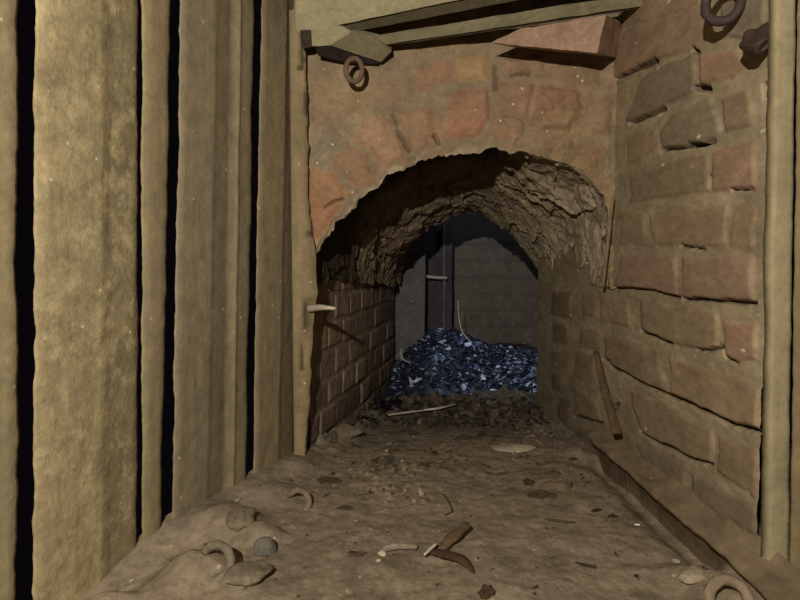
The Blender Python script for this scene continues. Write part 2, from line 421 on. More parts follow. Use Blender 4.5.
C = tone * (1 + .28 * (i1 - .5) + .3 * (i2 - .5) * 1 + .25 * fbm(P, 20, 3, 540))[:, None]
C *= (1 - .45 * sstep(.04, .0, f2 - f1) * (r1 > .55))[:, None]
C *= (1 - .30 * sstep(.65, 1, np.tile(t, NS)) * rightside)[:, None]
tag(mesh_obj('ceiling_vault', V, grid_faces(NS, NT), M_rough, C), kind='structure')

# front face: from the lip outwards to the corner, the boards and the ceiling
TOPY = -25
outp = []
for i in range(NS):
    a = q[i]
    # outer border polygon in plane YA: left side x=296 up, top, right side x=626 down
    fx, fy = fr[i]
    outp.append((fx, fy))
border = resample(np.array([(296, 285), (296, 262), (296, 235), (296, 200), (296, 150), (296, 90), (300, TOPY), (372, TOPY), (450, TOPY), (520, TOPY), (580, TOPY), (632, TOPY), (632, 60), (632, 140), (632, 220), (632, 288)], float), NS)
O3 = onY(border[:, 0], border[:, 1], YA)
NA = 150
ta = np.linspace(0, 1, NA)[None, :, None]
P = (F3[:, None, :] * (1 - ta) + O3[:, None, :] * ta).reshape(-1, 3)
A = [
 ([(308,170),(333,173),(346,192),(343,208),(327,229),(313,246),(307,196)], (186, 112, 72), 9),
 ([(329,156),(345,146),(360,150),(375,170),(376,184),(359,190),(337,172)], (160, 112, 80), 8),
 ([(350,140),(372,112),(390,116),(407,153),(399,163),(383,172),(366,150)], (164, 122, 88), 8),
 ([(394,112),(430,107),(438,138),(425,151),(412,154)], (158, 114, 82), 8),
 ([(317,144),(331,120),(343,136),(322,155)], (112, 104, 86), 6),
 ([(453,58),(486,55),(489,83),(457,81)], (186, 144, 88), 7),
 ([(415,66),(449,60),(452,83),(419,92)], (166, 116, 84), 5),
 ([(455,90),(490,88),(491,118),(472,140),(443,140),(445,108)], (186, 112, 82), 8),
 ([(503,57),(547,56),(547,75),(503,76)], (150, 112, 86), 7),
 ([(497,82),(535,85),(528,120),(518,140),(490,142),(494,105)], (156, 112, 82), 7),
 ([(541,85),(580,88),(583,108),(570,132),(541,132),(531,115)], (148, 106, 78), 8),
 ([(578,144),(602,149),(599,167),(580,164)], (162, 112, 84), 6),
 ([(554,58),(600,66),(600,88),(585,85),(556,79)], (132, 108, 80), 5),
 ([(350,86),(405,76),(411,98),(380,105),(352,118)], (146, 116, 82), 4),
 ([(588,96),(612,96),(612,140),(594,135)], (136, 108, 82), 5),
 ([(436,112),(441,112),(438,136),(434,128)], (160,110,80), 3),
 ([(545,138),(574,138),(572,152),(548,150)], (134, 104, 78), 6),
]
AG = [([(391,114),(400,134),(409,153)], 1.2, 8), ([(328,206),(343,199)], 1.2, 8), ([(511,77),(532,76)], 1, 6), ([(435,136),(440,144)], 1.6, 10), ([(494,66),(497,90)], 1.6, 7)]
NV = np.repeat(np.array([[0, -1.0, 0]]), len(P), 0)
A = [(p_, tuple(.55 * a_ + .45 * b_ for a_, b_ in zip(c_, (140, 120, 95))), h_) for p_, c_, h_ in A]
V, C = relief(P, NV, A, AG, (138, 121, 94), 600, soft=7, hs=.95, warp=5, gd=.4)
C *= (1 + np.array([[.10, -.02, -.08]]) * fbm(P, 9, 3, 660)[:, None] + .22 * fbm(P, 22, 4, 661)[:, None])
# right part of the face sinks back and merges with the vault, left keeps a sharp lip with pale mortar crumbs
tt = np.tile(np.linspace(0, 1, NA), NS); qq = np.repeat(q, NA)
V[:, 1] += .045 * sstep(.30, 0, tt) * sstep(.56, .8, qq) * 0
V[:, 1] += .010 * fbm(V, 9, 3, 640) - .008 * np.exp(-((tt - .06) / .06) ** 2) * sstep(.6, .5, qq) * 1
u, v = V[:, 0] * 45, V[:, 2] * 45
i3, r3, ox3, oy3, c1, c2 = cells(u + .5 * vn(V, 60, 3), v, 655)
lip = sstep(.07, .0, tt + .03 * fbm(V, 50, 3, 44)) * (r3 > .35) * sstep(.62, .5, qq)
V[:, 1] -= lip * .007 * sstep(.6, .1, c1)
C = C * (1 - .5 * lip)[:, None] + .5 * lip[:, None] * lin((176, 164, 136))
m = (sstep(.42, .10, tt) * sstep(.56, .72, qq))
ii, rr, ax, ay, d1, d2 = cells(V[:, 0] * 30 + .8 * fbm(V, 18, 3, 9), V[:, 2] * 34 + .8 * fbm(V, 18, 3, 19), 671)
V[:, 1] -= m * (.014 * (ii - .5) + .012 * ay)
C = C * (1 - .7 * m[:, None]) + .7 * m[:, None] * lin((146, 122, 88)) * (1 + .3 * (ii - .5))[:, None]
tag(mesh_obj('wall_arch', V, grid_faces(NS, NA), M_brick, C), kind='structure')

# cracked plaster edge between the boards and the arch
zs = np.linspace(-.45, .50, 330)
xe = np.interp(zs, [-.45, -.40, -.28, -.16, -.06, .02, .10, .3, .5], [-.178, -.176, -.168, -.160, -.150, -.153, -.166, -.168, -.168])
Q = np.stack([xe, 0 * zs, zs], 1)
xe = xe + .0045 * fbm(Q, 30, 4, 700)
cols = []
prof = [(-.200, 1.272), (-.194, 1.268), (-.188, 1.267), (-.182, 1.267), (-.176, 1.268), ('e', 1.270), ('e', 1.285), ('e2', 1.33), ('e3', 1.36)]
V = []
for (x, y) in prof:
    xx = xe if x == 'e' else xe - .004 if x == 'e2' else xe - .01 if x == 'e3' else np.minimum(x, xe - .002)
    V.append(np.stack([xx, np.full_like(zs, y), zs], 1))
V = np.stack(V, 1).reshape(-1, 3)
px, py, _ = proj(V)
n_ = fbm(V, 30, 4, 710); V[:, 1] += .003 * n_
C = np.repeat(lin((140, 124, 92))[None], len(V), 0) * (1 + .2 * n_)[:, None]
for pts, w in (([(309, 72), (308, 95), (305, 118), (304, 134)], 1.2), ([(302, 28), (301, 45), (303, 60), (300, 68)], 2.0), ([(312, 230), (305, 300), (301, 370)], .8)):
    d, _t = d_line(px, py, pts); g_ = sstep(w + .8, w - .3, d); C *= (1 - .7 * g_)[:, None]; V[:, 1] += g_ * .008
tag(mesh_obj('trim_2', V, grid_faces(len(zs), len(prof), True), M_plank, C), kind='structure')

# ------------------------------------------------------------------ inner left wall of brick headers
plan = np.array([(-.175, 1.33), (-.155, 1.42), (-.118, 1.58), (-.075, 1.78), (-.030, 2.0), (.012, 2.22), (.012, 2.25)])
seg = np.diff(plan, axis=0); cum = np.r_[0, np.cumsum(np.hypot(seg[:, 0], seg[:, 1]))]
nu = 330; nv = 170; s = np.linspace(0, cum[-1], nu)
X = np.interp(s, cum, plan[:, 0]); Y = np.interp(s, cum, plan[:, 1])
Z = np.linspace(-.47, .02, nv)
P = np.stack([np.repeat(X, nv), np.repeat(Y, nv), np.tile(Z, nu)], 1); U = np.repeat(s, nv)
wv = (P[:, 2] + .47) / .066 + .10 * fbm(P, 8, 2, 801); row = np.floor(wv); fv = wv - row
uu = U / .118 + .5 * (row % 2) + .12 * fbm(P, 9, 2, 802); cl = np.floor(uu); fu = uu - cl
e = np.minimum(np.minimum(fu, 1 - fu) * .118, np.minimum(fv, 1 - fv) * .066)
rid = _h(cl, row, np.zeros_like(cl), 5); w = sstep(.003, .010, e)
h = w * (.003 + .005 * (rid - .5)) + .0015 * fbm(P, 40, 4, 805)
V = P.copy(); V[:, 0] += h * .97; V[:, 1] -= h * .2
bc = lin((142, 122, 100))[None] * (.75 + .5 * rid)[:, None]; C = bc * w[:, None] + lin((138, 122, 100))[None] * (1 - w)[:, None]
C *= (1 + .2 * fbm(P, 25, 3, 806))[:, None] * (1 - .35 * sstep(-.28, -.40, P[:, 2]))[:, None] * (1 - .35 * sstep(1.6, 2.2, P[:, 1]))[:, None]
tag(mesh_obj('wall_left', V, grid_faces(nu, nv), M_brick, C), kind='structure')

# ------------------------------------------------------------------ far chamber
def sheet(name, px0, px1, py0, py1, Y, col, seed, courses=True, depth=.01, lean=0):
    nx_, ny_ = 110, 120
    a, b = np.meshgrid(np.linspace(px0, px1, nx_), np.linspace(py0, py1, ny_), indexing='ij')
    P = onY(a.ravel(), b.ravel(), Y)
    n_ = fbm(P, 7, 4, seed); C = np.repeat(lin(col)[None], len(P), 0) * (1 + .22 * n_)[:, None]
    if courses:
        v = P[:, 2] / .07 + .12 * fbm(P, 5, 2, seed + 3); f = np.abs(v - np.round(v)); g = sstep(.10, .03, f); P[:, 1] += .005 * g; C *= (1 - .18 * g)[:, None]
    P[:, 1] += depth * .5 * n_ + .002 * fbm(P, 50, 3, seed + 9)
    return mesh_obj(name, P, grid_faces(nx_, ny_), M_brick, C)
tag(sheet('wall_back', 436, 720, 120, 400, 2.62, (110, 102, 94), 900), kind='structure')
# pier and recess left of it
def slab(name, x0, x1, y0, y1, z0, z1, col, mat, seed=0, amp=.004, kind='structure', res=.012, parent=None):
    """weathered block, every face a displaced grid"""
    V = []; Fc = []; off = 0
    def face(o, a, b, n):
        nonlocal off
        o = np.array(o, float); a = np.array(a, float); b = np.array(b, float)
        na = max(2, int(np.linalg.norm(a) / res) + 1); nb = max(2, int(np.linalg.norm(b) / res) + 1)
        aa, bb = np.meshgrid(np.linspace(0, 1, na), np.linspace(0, 1, nb), indexing='ij')
        P = o + aa.ravel()[:, None] * a + bb.ravel()[:, None] * b
        V.append(P); Fc.append(grid_faces(na, nb) + off); off += len(P)
    dx, dy, dz = x1 - x0, y1 - y0, z1 - z0
    face((x0, y0, z0), (dx, 0, 0), (0, 0, dz), 0); face((x1, y1, z0), (-dx, 0, 0), (0, 0, dz), 0)
    face((x0, y1, z0), (0, -dy, 0), (0, 0, dz), 0); face((x1, y0, z0), (0, dy, 0), (0, 0, dz), 0)
    face((x0, y0, z1), (dx, 0, 0), (0, dy, 0), 0); face((x0, y1, z0), (dx, 0, 0), (0, -dy, 0), 0)
    V = np.concatenate(V); Fc = np.concatenate(Fc)
    V = V + amp * np.stack([fbm(V, 14, 3, seed + k) for k in range(3)], 1)
    C = np.repeat(lin(col)[None], len(V), 0) * (1 + .22 * fbm(V, 18, 4, seed + 8))[:, None]
    o = mesh_obj(name, V, Fc, mat, C, smooth=True, parent=parent)
    if kind: tag(o, kind=kind)
    return o
slab('trim_3', .016, .128, 2.28, 2.40, -.46, .40, (98, 96, 94), M_brick, 1, .003)
slab('trim_4', .10, .245, 2.45, 2.50, -.46, .125, (74, 70, 70), M_brick, 2, .003)
slab('trim_5', .118, .136, 2.40, 2.46, -.46, .13, (104, 104, 104), M_brick, 3, .002)
slab('trim_6', .205, .218, 2.42, 2.47, -.46, .15, (92, 92, 94), M_brick, 4, .002)
slab('wall_far', -.30, .02, 2.27, 2.33, -.46, .40, (74, 70, 66), M_brick, 6, .003)
# little iron rung across the recess
a = onY(np.array(423.), np.array(276.), 2.36); b = onY(np.array(447.), np.array(278.), 2.40)
o = tube('iron_rung', [a, (a + b) / 2 + [0, 0, -.002], b], [.006, .0055, .006], M_wire, (190, 186, 176), sub=4, noise=.15)
tag(recenter(o), 'thin pale metal rung fixed across the narrow recess in the far chamber', 'rung')

# ------------------------------------------------------------------ boards on the left
PN = np.array([1, -.44, 0]); PD = -.766
PNu = PN / np.linalg.norm(PN)
def bpt(px, py): return on_plane(np.array(float(px)), np.array(float(py)), PN, PD)
def board(name, prof, mat, col, label, seed, plane=(PN, PD), z0=-.52, z1=.62, thick=.012, rag=.0028, tones=None, edge_l=1, edge_r=1, res=.0035, gapb=None):
    """prof: list of (px at y=0, px at y=600, offset toward the room)"""
    n, d0 = plane; nu_ = np.asarray(n, float) / np.linalg.norm(n)
    zs = np.arange(z0, z1, res * 1.2)
    lines = []
    for (xa, xb, off) in prof:
        a = on_plane(np.array(float(xa)), np.array(0.), n, d0); b = on_plane(np.array(float(xb)), np.array(600.), n, d0)
        tz = (zs - a[2]) / (b[2] - a[2]); lines.append(a[None] + tz[:, None] * (b - a)[None] + off * nu_[None])
    # subdivide between the profile lines
    cols = []; wgt = []
    for k in range(len(lines) - 1):
        w_ = np.linalg.norm((lines[k + 1] - lines[k])[len(zs) // 2]); m = max(2, int(w_ / res))
        for j in range(m): cols.append(lines[k] * (1 - j / m) + lines[k + 1] * (j / m)); wgt.append(k + j / m)
    cols.append(lines[-1]); wgt.append(len(lines) - 1)
    fr_ = np.stack(cols, 0)                      # (nc, nz, 3)
    nc = len(fr_)
    tdir = fr_[-1] - fr_[0]; tdir /= np.linalg.norm(tdir, axis=1)[:, None]
    def edge(side, amt):
        k = 0 if side < 0 else -1
        e_ = rag * (1.5 * fbm(fr_[k], 11, 3, seed + (3 if side < 0 else 4)) + 1.1 * fbm(fr_[k], 47, 4, seed + (5 if side < 0 else 6))) * amt
        for j in range(min(6, nc)):
            kk = j if side < 0 else nc - 1 - j
            fr_[kk] += tdir * (e_ * (1 - j / 6))[:, None]
            fr_[kk] -= nu_ * (.0035 * (1 - j / 4) ** 2 if j < 4 else 0)
    edge(-1, edge_l); edge(1, edge_r)
    P = fr_.reshape(-1, 3)
    hh = .0016 * fbm(P, 12, 4, seed) + .0007 * fbm(P, 70, 3, seed + 1)
    P = P + hh[:, None] * nu_
    C = np.repeat(lin(col)[None], len(P), 0)
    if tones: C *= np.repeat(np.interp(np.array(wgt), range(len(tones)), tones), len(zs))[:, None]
    C *= (1 + .15 * fbm(P, 9, 3, seed + 11) + .12 * fbm(P, 45, 3, seed + 12))[:, None]
    back = fr_[[0, -1]][:, :, :] - nu_ * thick
    back[0] += tdir * thick * 1.6
    V = np.concatenate([P, back[0], back[1]]); nz = len(zs)
    Fc = grid_faces(nc, nz, False).tolist()
    bL = nc * nz; bR = bL + nz; e0 = (nc - 1) * nz
    for j in range(nz - 1):
        Fc.append([j + 1, bL + j + 1, bL + j, j]); Fc.append([e0 + j, bR + j, bR + j + 1, e0 + j + 1]); Fc.append([bL + j, bL + j + 1, bR + j + 1, bR + j])
    C = np.concatenate([C, np.repeat(lin(col)[None] * .5, 2 * nz, 0)])
    o = mesh_obj(name, V, Fc, mat, C)
    return tag(recenter(o), label, 'board', 'dusty upright boards' if label.find('left') >= 0 else None)
KH = (150, 134, 98)
board('upright_board', [(-170, -170, 0), (-20, -18, 0), (19.5, 18, 0)], M_plank, (140, 127, 94), 'partly seen dusty board at the far left edge, left of the widest black gap', 1000)
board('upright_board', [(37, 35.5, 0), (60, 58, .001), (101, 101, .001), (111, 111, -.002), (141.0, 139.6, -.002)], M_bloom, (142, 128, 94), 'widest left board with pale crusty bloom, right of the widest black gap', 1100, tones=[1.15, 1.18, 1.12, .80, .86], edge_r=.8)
board('upright_board', [(144.2, 143.4, -.001), (158, 152, 0), (172.0, 162, 0)], M_plank, (140, 126, 94), 'narrow left board between the hairline crack and a black gap', 1200, edge_l=.8)
board('upright_board', [(182, 172, 0), (216, 205, 0), (220, 209, -.002), (232, 223, -.004), (236, 227, -.001), (240, 231, .002), (243, 234, -.001), (256, 245.5, -.001)], M_plank, (138, 126, 98), 'left board with a raised bead running down its right side', 1300, tones=[1, 1, .85, .72, 1.0, 1.3, .9, .95])
board('upright_board', [(263, 252, 0), (287, 275, 0), (291, 280, -.004), (301, 297, -.006)], M_plank, (140, 126, 96), 'rightmost left board, with a darker stepped edge beside the arch', 1400, tones=[1, 1, .7, .66], edge_r=.3)  # last tones paint the shade on the stepped facet

# ------------------------------------------------------------------ post at the right
PL = ((0, 1, 0), .735)
o = board('upright_post', [(774, 765, -.008), (776, 767, .002), (795, 787, .002), (797, 789, -.004)], M_plank, (140, 128, 96), 'narrow pale dusty post standing against the right brick wall', 1500, plane=((0, -1, 0), -.735), tones=[.6, 1.05, 1.0, .6], rag=.0012, thick=.008, z0=-.50)
o['category'] = 'post'
if 'group' in o: del o['group']
o = board('upright_board', [(799.5, 790.5, .001), (1010, 990, .001)], M_plank, (120, 104, 74), 'brown board at the right edge of view, beside the pale post', 1600, plane=((0, -1, 0), -.735), rag=.0012, thick=.008, z0=-.50)
if 'group' in o: del o['group']

# ------------------------------------------------------------------ iron frame overhead
FN = np.array([0, .62, .785]); FN /= np.linalg.norm(FN)      # the frame plates lean towards the room
def prism(name, poly_px, z0, z1, mat, col, seed, parent=None, side=None, amp=.0015, tilt=0):
    """flat iron plate: outline on level z0, thickness to z1"""
    import bmesh
    bm = bmesh.new()
    pts = [on_plane(np.array(float(a)), np.array(float(b)), FN, FN @ np.array([0, 1.25, z0])) for a, b in poly_px]
    vs = [bm.verts.new(p) for p in pts]; f = bm.faces.new(vs)
    r = bmesh.ops.extrude_face_region(bm, geom=[f]); 
    for v in r['geom']:
        if isinstance(v, bmesh.types.BMVert): v.co += Vector(FN * (z1 - z0))
    bmesh.ops.bevel(bm, geom=[e for e in bm.edges], offset=.0015, segments=2, affect='EDGES', clamp_overlap=True)
    bmesh.ops.triangulate(bm, faces=bm.faces)
    for _ in range(5):
        le = [e for e in bm.edges if e.calc_length() > .016]
        if not le: break
        bmesh.ops.subdivide_edges(bm, edges=le, cuts=1)
        bmesh.ops.triangulate(bm, faces=bm.faces)
    bmesh.ops.recalc_face_normals(bm, faces=bm.faces)
    bm.verts.index_update()
    V = np.array([v.co[:] for v in bm.verts]); Fc = [[v.index for v in f.verts] for f in bm.faces]; bm.free()
    V = V + amp * np.stack([fbm(V, 30, 3, seed + k) for k in range(3)], 1)
    C = np.repeat(lin(col)[None], len(V), 0) * (1 + .2 * fbm(V, 15, 3, seed + 7))[:, None]
    return mesh_obj(name, V, Fc, mat, C, smooth=False, parent=parent)
fe = bpy.data.objects.new('iron_lintel', None); fe.location = (.1, 1.1, .42); COL.objects.link(fe)
tag(fe, 'khaki dusted iron lintel plate overhead, its corner resting above the left of the arch', 'lintel')
def under(o, e):
    o.parent = e; o.matrix_parent_inverse = Matrix.Translation(e.location).inverted(); return o
under(prism('plate', [(296, -150), (296, 30), (312, 47), (331, 46), (352, 33), (338, 26), (470, -2), (620, -34), (620, -150)], .425, .440, M_iron, (172, 163, 126), 1701), fe)
under(prism('tongue', [(331, 46), (352, 32), (379, 38), (392, 52), (381, 63)], .4215, .436, M_iron, (126, 118, 88), 1711), fe)
under(prism('flange', [(338, 27), (353, 32.5), (450, 14), (522, 0), (640, -24), (640, -40), (470, -3)], .433, .446, M_iron, (84, 76, 54), 1721), fe)
under(prism('dark_strip', [(316, 47), (332, 47), (379, 62), (378, 65), (345, 63), (318, 56)], .424, .440, M_rust, (44, 36, 30), 1731), fe)  # dark strip along the lower edge of the tongue
under(prism('end_stub', [(300, 31), (311, 31), (312, 48), (302, 49)], .420, .440, M_rust, (70, 60, 48), 1741), fe)
bar = prism('iron_bar', [(377, 38), (386, 45), (450, 35.5), (560, 19), (640, 7), (720, -5), (720, -17), (640, -3), (560, 8.5), (450, 27)], .420, .432, M_iron, (134, 126, 96), 1751)
tag(recenter(bar), 'long khaki iron bar running across above the arch to the upper right', 'bar')
bar2 = prism('iron_bar', [(384, 44.5), (386, 46.5), (450, 38), (500, 30.5), (560, 21.5), (640, 9), (700, 0), (700, -3), (560, 18.5), (450, 34.5)], .4265, .438, M_rust, (70, 58, 44), 1761)
tag(recenter(bar2), 'darker rusty iron bar lying just below and behind the khaki bar', 'bar')

# ------------------------------------------------------------------ loose brick on top of the arch
def brick_block(name, corners_px, Yf, depth, mat, col, seed, skew=(0, 0, 0)):
    """front face from four places of the photograph, extruded away from the room"""
    fcs = np.array([onY(np.array(float(a)), np.array(float(b)), y) for (a, b), y in zip(corners_px, Yf)])
    bkc = fcs + np.array([skew[0], depth, skew[2]])
    N_ = 26; V = []; Fc = []; off = 0
    def quad(a, b, c, d, na, nb):
        nonlocal off
        u_, v_ = np.meshgrid(np.linspace(0, 1, na), np.linspace(0, 1, nb), indexing='ij'); u_ = u_.ravel()[:, None]; v_ = v_.ravel()[:, None]
        P = (a * (1 - u_) + b * u_) * (1 - v_) + (d * (1 - u_) + c * u_) * v_
        V.append(P); Fc.append(grid_faces(na, nb) + off); off += len(P)
    a, b, c, d = fcs; A_, B_, C_, D_ = bkc
    quad(a, b, c, d, 60, 22); quad(A_, D_, C_, B_, 8, 8); quad(a, d, D_, A_, 14, 20); quad(b, B_, C_, c, 20, 20); quad(d, c, C_, D_, 60, 20); quad(a, A_, B_, b, 20, 60)
    V = np.concatenate(V); Fc = np.concatenate(Fc)
    cen = V.mean(0); nz_ = np.stack([fbm(V, 40, 3, seed + k) for k in range(3)], 1)
    V = V + .0016 * nz_
    C = np.repeat(lin(col)[None], len(V), 0) * (1 + .18 * fbm(V, 25, 4, seed + 7))[:, None]
    return mesh_obj(name, V, Fc, mat, C)
o = brick_block('loose_brick', [(491, 43), (597, 53), (606, 15), (520, 29)], (1.205, 1.18, 1.18, 1.205), .11, M_brick, (154, 127, 104), 1800, skew=(.075, 0, .028))
tag(recenter(o), 'loose pinkish brick lying tilted on top of the arch under the khaki bar', 'brick')

# ------------------------------------------------------------------ rings and hooks
def ring(name, c, r, th, normal, label, col, mat=M_rust, el=1.0, seed=0, cat='ring', arc=None):
    n = np.asarray(normal, float); n /= np.linalg.norm(n)
    a = np.cross(n, [0, 0, 1.0]); a /= np.linalg.norm(a); b = np.cross(a, n); a = -a if a[0] < 0 else a; b = -b if b[2] < 0 else b
    if arc:
        pts = []
        for k in range(11):
            g = math.radians(arc[0] + (arc[1] - arc[0]) * k / 10); e = max(0, abs(k - 5) - 3.5) / 1.5
            pts.append(np.asarray(c) + r * (math.cos(g) * a + el * math.sin(g) * b) - n * .016 * e)
        o = tube(name, pts, th, mat, col, sub=4, noise=.25, nseed=seed); return tag(recenter(o), label, cat)
    pts = [np.asarray(c) + r * (math.cos(k * math.pi / 6) * a + el * math.sin(k * math.pi / 6) * b) for k in range(12)]
    o = tube(name, pts, th, mat, col, sub=4, closed=True, noise=.22, nseed=seed)
    return tag(recenter(o), label, cat)
c = onY(np.array(354.), np.array(70.), 1.235); e_ = ring('eye', c, .0160, .0050, (.1, -1, -.1), None, (104, 84, 64), el=1.35, seed=1, cat=None); e_['label'] = 'small rusty iron eye'
e_.parent = fe; e_.matrix_parent_inverse = Matrix.Translation(fe.location).inverted()
c = onY(np.array(723.), np.array(3.), .84); ring('iron_ring', c, .021, .0065, (-.5, -1, -.2), 'dark iron ring at the top, hanging over the upper right bricks', (62, 50, 44), el=1.1, seed=2)
c = atfloor(214, 562, .012); ring('iron_ring', c, .0225, .0062, (.25, -.75, .65), 'dusty iron ring half buried in dirt, the nearer one below the left boards', (116, 106, 86), M_stone, seed=3, arc=(120, -110))
c = atfloor(297, 502, .010); ring('iron_ring', c, .021, .0055, (.25, -.75, .65), 'dusty iron ring half buried below the stepped board, farther one near the arch', (122, 106, 84), M_stone, seed=4, arc=(120, -80))
c = onY(np.array(729.), np.array(600.), .70); ring('iron_ring', c, .022, .0065, (-.1, -1, .5), 'iron ring at the bottom right, cut by the frame edge', (134, 118, 94), M_stone, seed=5)
# clump of dark rusted iron near the top of the post
c = onX(np.array(762.), np.array(38.), .455)
o = stone('iron_lug', c, (.018, .026, .022), M_rust, (58, 44, 36), (0.2, .1, .3), 21, .3, boxy=1.1); tag(recenter(o), 'dark rusted iron lug on the brick wall beside the top of the post', 'lug')

# peg at the left jamb
a = onY(np.array(309.), np.array(308.5), 1.262); b = onY(np.array(322.), np.array(307.5), 1.245); c = onY(np.array(336.), np.array(308.5), 1.24)
o = tube('iron_peg', [a, b, c], [.0075, .006, .0028], M_wire, (168, 156, 132), noise=.15); tag(recenter(o), 'pale iron peg sticking out of the left edge of the arch opening', 'peg')
# nail in the right corner, stick below it
a = onX(np.array(613.), np.array(196.), .452); b = onX(np.array(608.), np.array(240.), .447); c = onX(np.array(603.), np.array(288.), .446)
o = tube('iron_nail', [a, b, c], [.003, .0042, .003], M_rust, (122, 102, 74), noise=.25, flat=.8); tag(recenter(o), 'long thin iron nail hanging in the corner right of the arch', 'nail')
a = onX(np.array(596.), np.array(352.), .445); b = onX(np.array(605.), np.array(392.), .440); c = onX(np.array(617.), np.array(434.), .438)
o = tube('wooden_stick', [a, b, c], [.006, .0085, .0095], M_wood, (92, 74, 54), noise=.25, flat=.6); tag(recenter(o), 'dusty brown stick leaning in the corner right of the opening', 'stick')

# ------------------------------------------------------------------ things on the floor
def fstone(px, py, size, col, label, seed, name='stone', cat='stone', rot=(0, 0, 0), mat=M_stone, rough=.22, sink=.35, boxy=.5):
    if name != 'stone': rough, boxy, size = .6, 1.0, (size[0] * 1.1, size[1], size[2] * 1.2)
    p = atfloor(px, py); p = p + np.array([0, 0, size[2] * (1 - sink * 2) * .6])
    o = stone(name, p, size, mat, col, rot, seed, rough, boxy=boxy); return tag(recenter(o), label, cat)
fstone(514, 449, (.052, .030, .010), (168, 156, 132), 'flat pale stone on the dirt in front of the far opening', 31, rot=(0, .05, .1))
fstone(692, 576, (.026, .016, .007), (160, 146, 118), 'pale flat stone on the dirt near the bottom right ledge', 32, rot=(0, 0, .5), sink=.3)
fstone(247, 574, (.036, .024, .011), (118, 106, 86), 'flat brown stone beside the nearer half buried ring', 33, rot=(.1, .1, .7))
fstone(265, 552, (.019, .015, .020), (106, 102, 88), 'rounded blue grey cobble at the foot of the left boards', 34, rot=(0, 0, .2), boxy=.1, rough=.08)
fstone(240, 520, (.030, .022, .014), (120, 108, 86), 'lumpy dirt covered stone just behind the nearer ring', 35, rot=(.2, 0, .9))
fstone(676, 562, (.006, .005, .004), (150, 138, 112), 'small pebble behind the pale flat stone at bottom right', 36)
fstone(382, 554, (.007, .006, .005), (184, 170, 140), 'small pale pebble at the left end of the pale stick', 37)
fstone(378, 561, (.0045, .004, .003), (186, 172, 140), 'tiny pale pebble in front of the pale stick', 38)
fstone(540, 497, (.022, .016, .010), (78, 66, 50), 'dark brown clod right of the middle of the floor', 39, 'dirt_clod', 'clod')
fstone(530, 484, (.012, .010, .009), (66, 56, 44), 'dark clod behind the larger dark brown clod', 40, 'dirt_clod', 'clod')
fstone(556, 486, (.030, .020, .010), (108, 92, 70), 'wide low clod to the right of the dark clods', 41, 'dirt_clod', 'clod')
fstone(553, 474, (.014, .010, .008), (84, 70, 54), 'small clod behind the wide low clod', 42, 'dirt_clod', 'clod')
fstone(328, 481, (.024, .010, .006), (66, 54, 42), 'dark flat clod right of the farther half buried ring', 43, 'dirt_clod', 'clod')
fstone(346, 509, (.013, .007, .005), (78, 64, 50), 'small dark chip of dirt left of the middle of the floor', 44, 'dirt_clod', 'clod')
fstone(357, 555, (.014, .010, .004), (78, 64, 50), 'dark crumb of dirt left of the pale stick', 45, 'dirt_clod', 'clod')
fstone(433, 551, (.014, .009, .006), (118, 108, 92), 'small grey lump where the stick and bark meet', 46, 'dirt_clod', 'clod')
fstone(345, 433, (.034, .024, .014), (104, 94, 76), 'grey lump of rubble just inside the left of the opening', 47, 'rubble_lump', 'rubble')
fstone(326, 441, (.026, .020, .014), (98, 88, 72), 'smaller rubble lump against the left edge of the opening', 48, 'rubble_lump', 'rubble')
fstone(370, 415, (.030, .022, .010), (84, 76, 62), 'dark rubble lump behind the grey lump inside the opening', 49, 'rubble_lump', 'rubble')
fstone(596, 511, (.011, .004, .003), (50, 40, 32), 'thin dark chip lying near the foot of the right ledge', 50, 'dark_chip', 'chip', rot=(0, 0, .3))
fstone(613, 517, (.010, .005, .003), (56, 46, 36), 'second dark chip, nearer to the right ledge', 51, 'dark_chip', 'chip')
fstone(637, 525, (.0045, .002, .002), (230, 226, 206), 'tiny white fleck on the dirt near the right ledge', 52, 'white_fleck', 'fleck')
fstone(487, 594, (.012, .010, .008), (72, 54, 40), 'dark reddish brown chunk at the bottom of the view', 53, 'bark_chunk', 'chunk', rot=(.3, .4, .5))
def fpts(lst): return [atfloor(a, b, dz) for a, b, dz in lst]
o = tube('wooden_stick', fpts([(383, 549, .005), (398, 546, .008), (417, 547, .006)]), [.0045, .0055, .003], M_wood, (136, 124, 102), noise=.3); tag(recenter(o), 'short pale stick lying on the dirt, left of the dark bark', 'stick')
o = tube('wood_splinter', fpts([(440, 551, .006), (453, 537, .012), (467, 525, .018)]), [.006, .0095, .0085], M_wood, (98, 80, 58), noise=.2, flat=.55); tag(recenter(o), 'flat brown wood splinter pointing up right from the bark', 'splinter')
o = tube('bark_strip', fpts([(428, 551, .006), (445, 554, .010), (462, 560, .010), (474, 573, .004)]), [.006, .0105, .009, .0015], M_wood, (72, 52, 38), noise=.2, flat=.5); tag(recenter(o), 'curved dark bark strip tapering to a point on the dirt', 'bark')
o = tube('straw', fpts([(424, 555, .012), (436, 544, .020)]), [.002, .0022], M_wire, (180, 170, 146), noise=.1); tag(recenter(o), 'short pale straw crossing the bark strip', 'straw')
o = tube('twig', fpts([(443, 494, .003), (449, 502, .004), (452, 511, .003), (445, 515, .003)]), [.0009, .0013, .0014, .001], M_wood, (74, 60, 44), noise=.2); tag(recenter(o), 'thin hooked twig on the middle of the floor', 'twig')
o = tube('twig', fpts([(575, 562, .003), (585, 565, .003), (596, 567, .004)]), [.001, .0018, .0022], M_wood, (58, 46, 36), noise=.3); tag(recenter(o), 'small dark twig lying at the lower right of the floor', 'twig')
o = tube('twig', fpts([(545, 519, .002), (560, 521, .003), (575, 522, .002)]), [.0012, .002, .001], M_wood, (80, 66, 48), noise=.3); tag(recenter(o), 'faint straight twig in front of the wide low clod', 'twig')
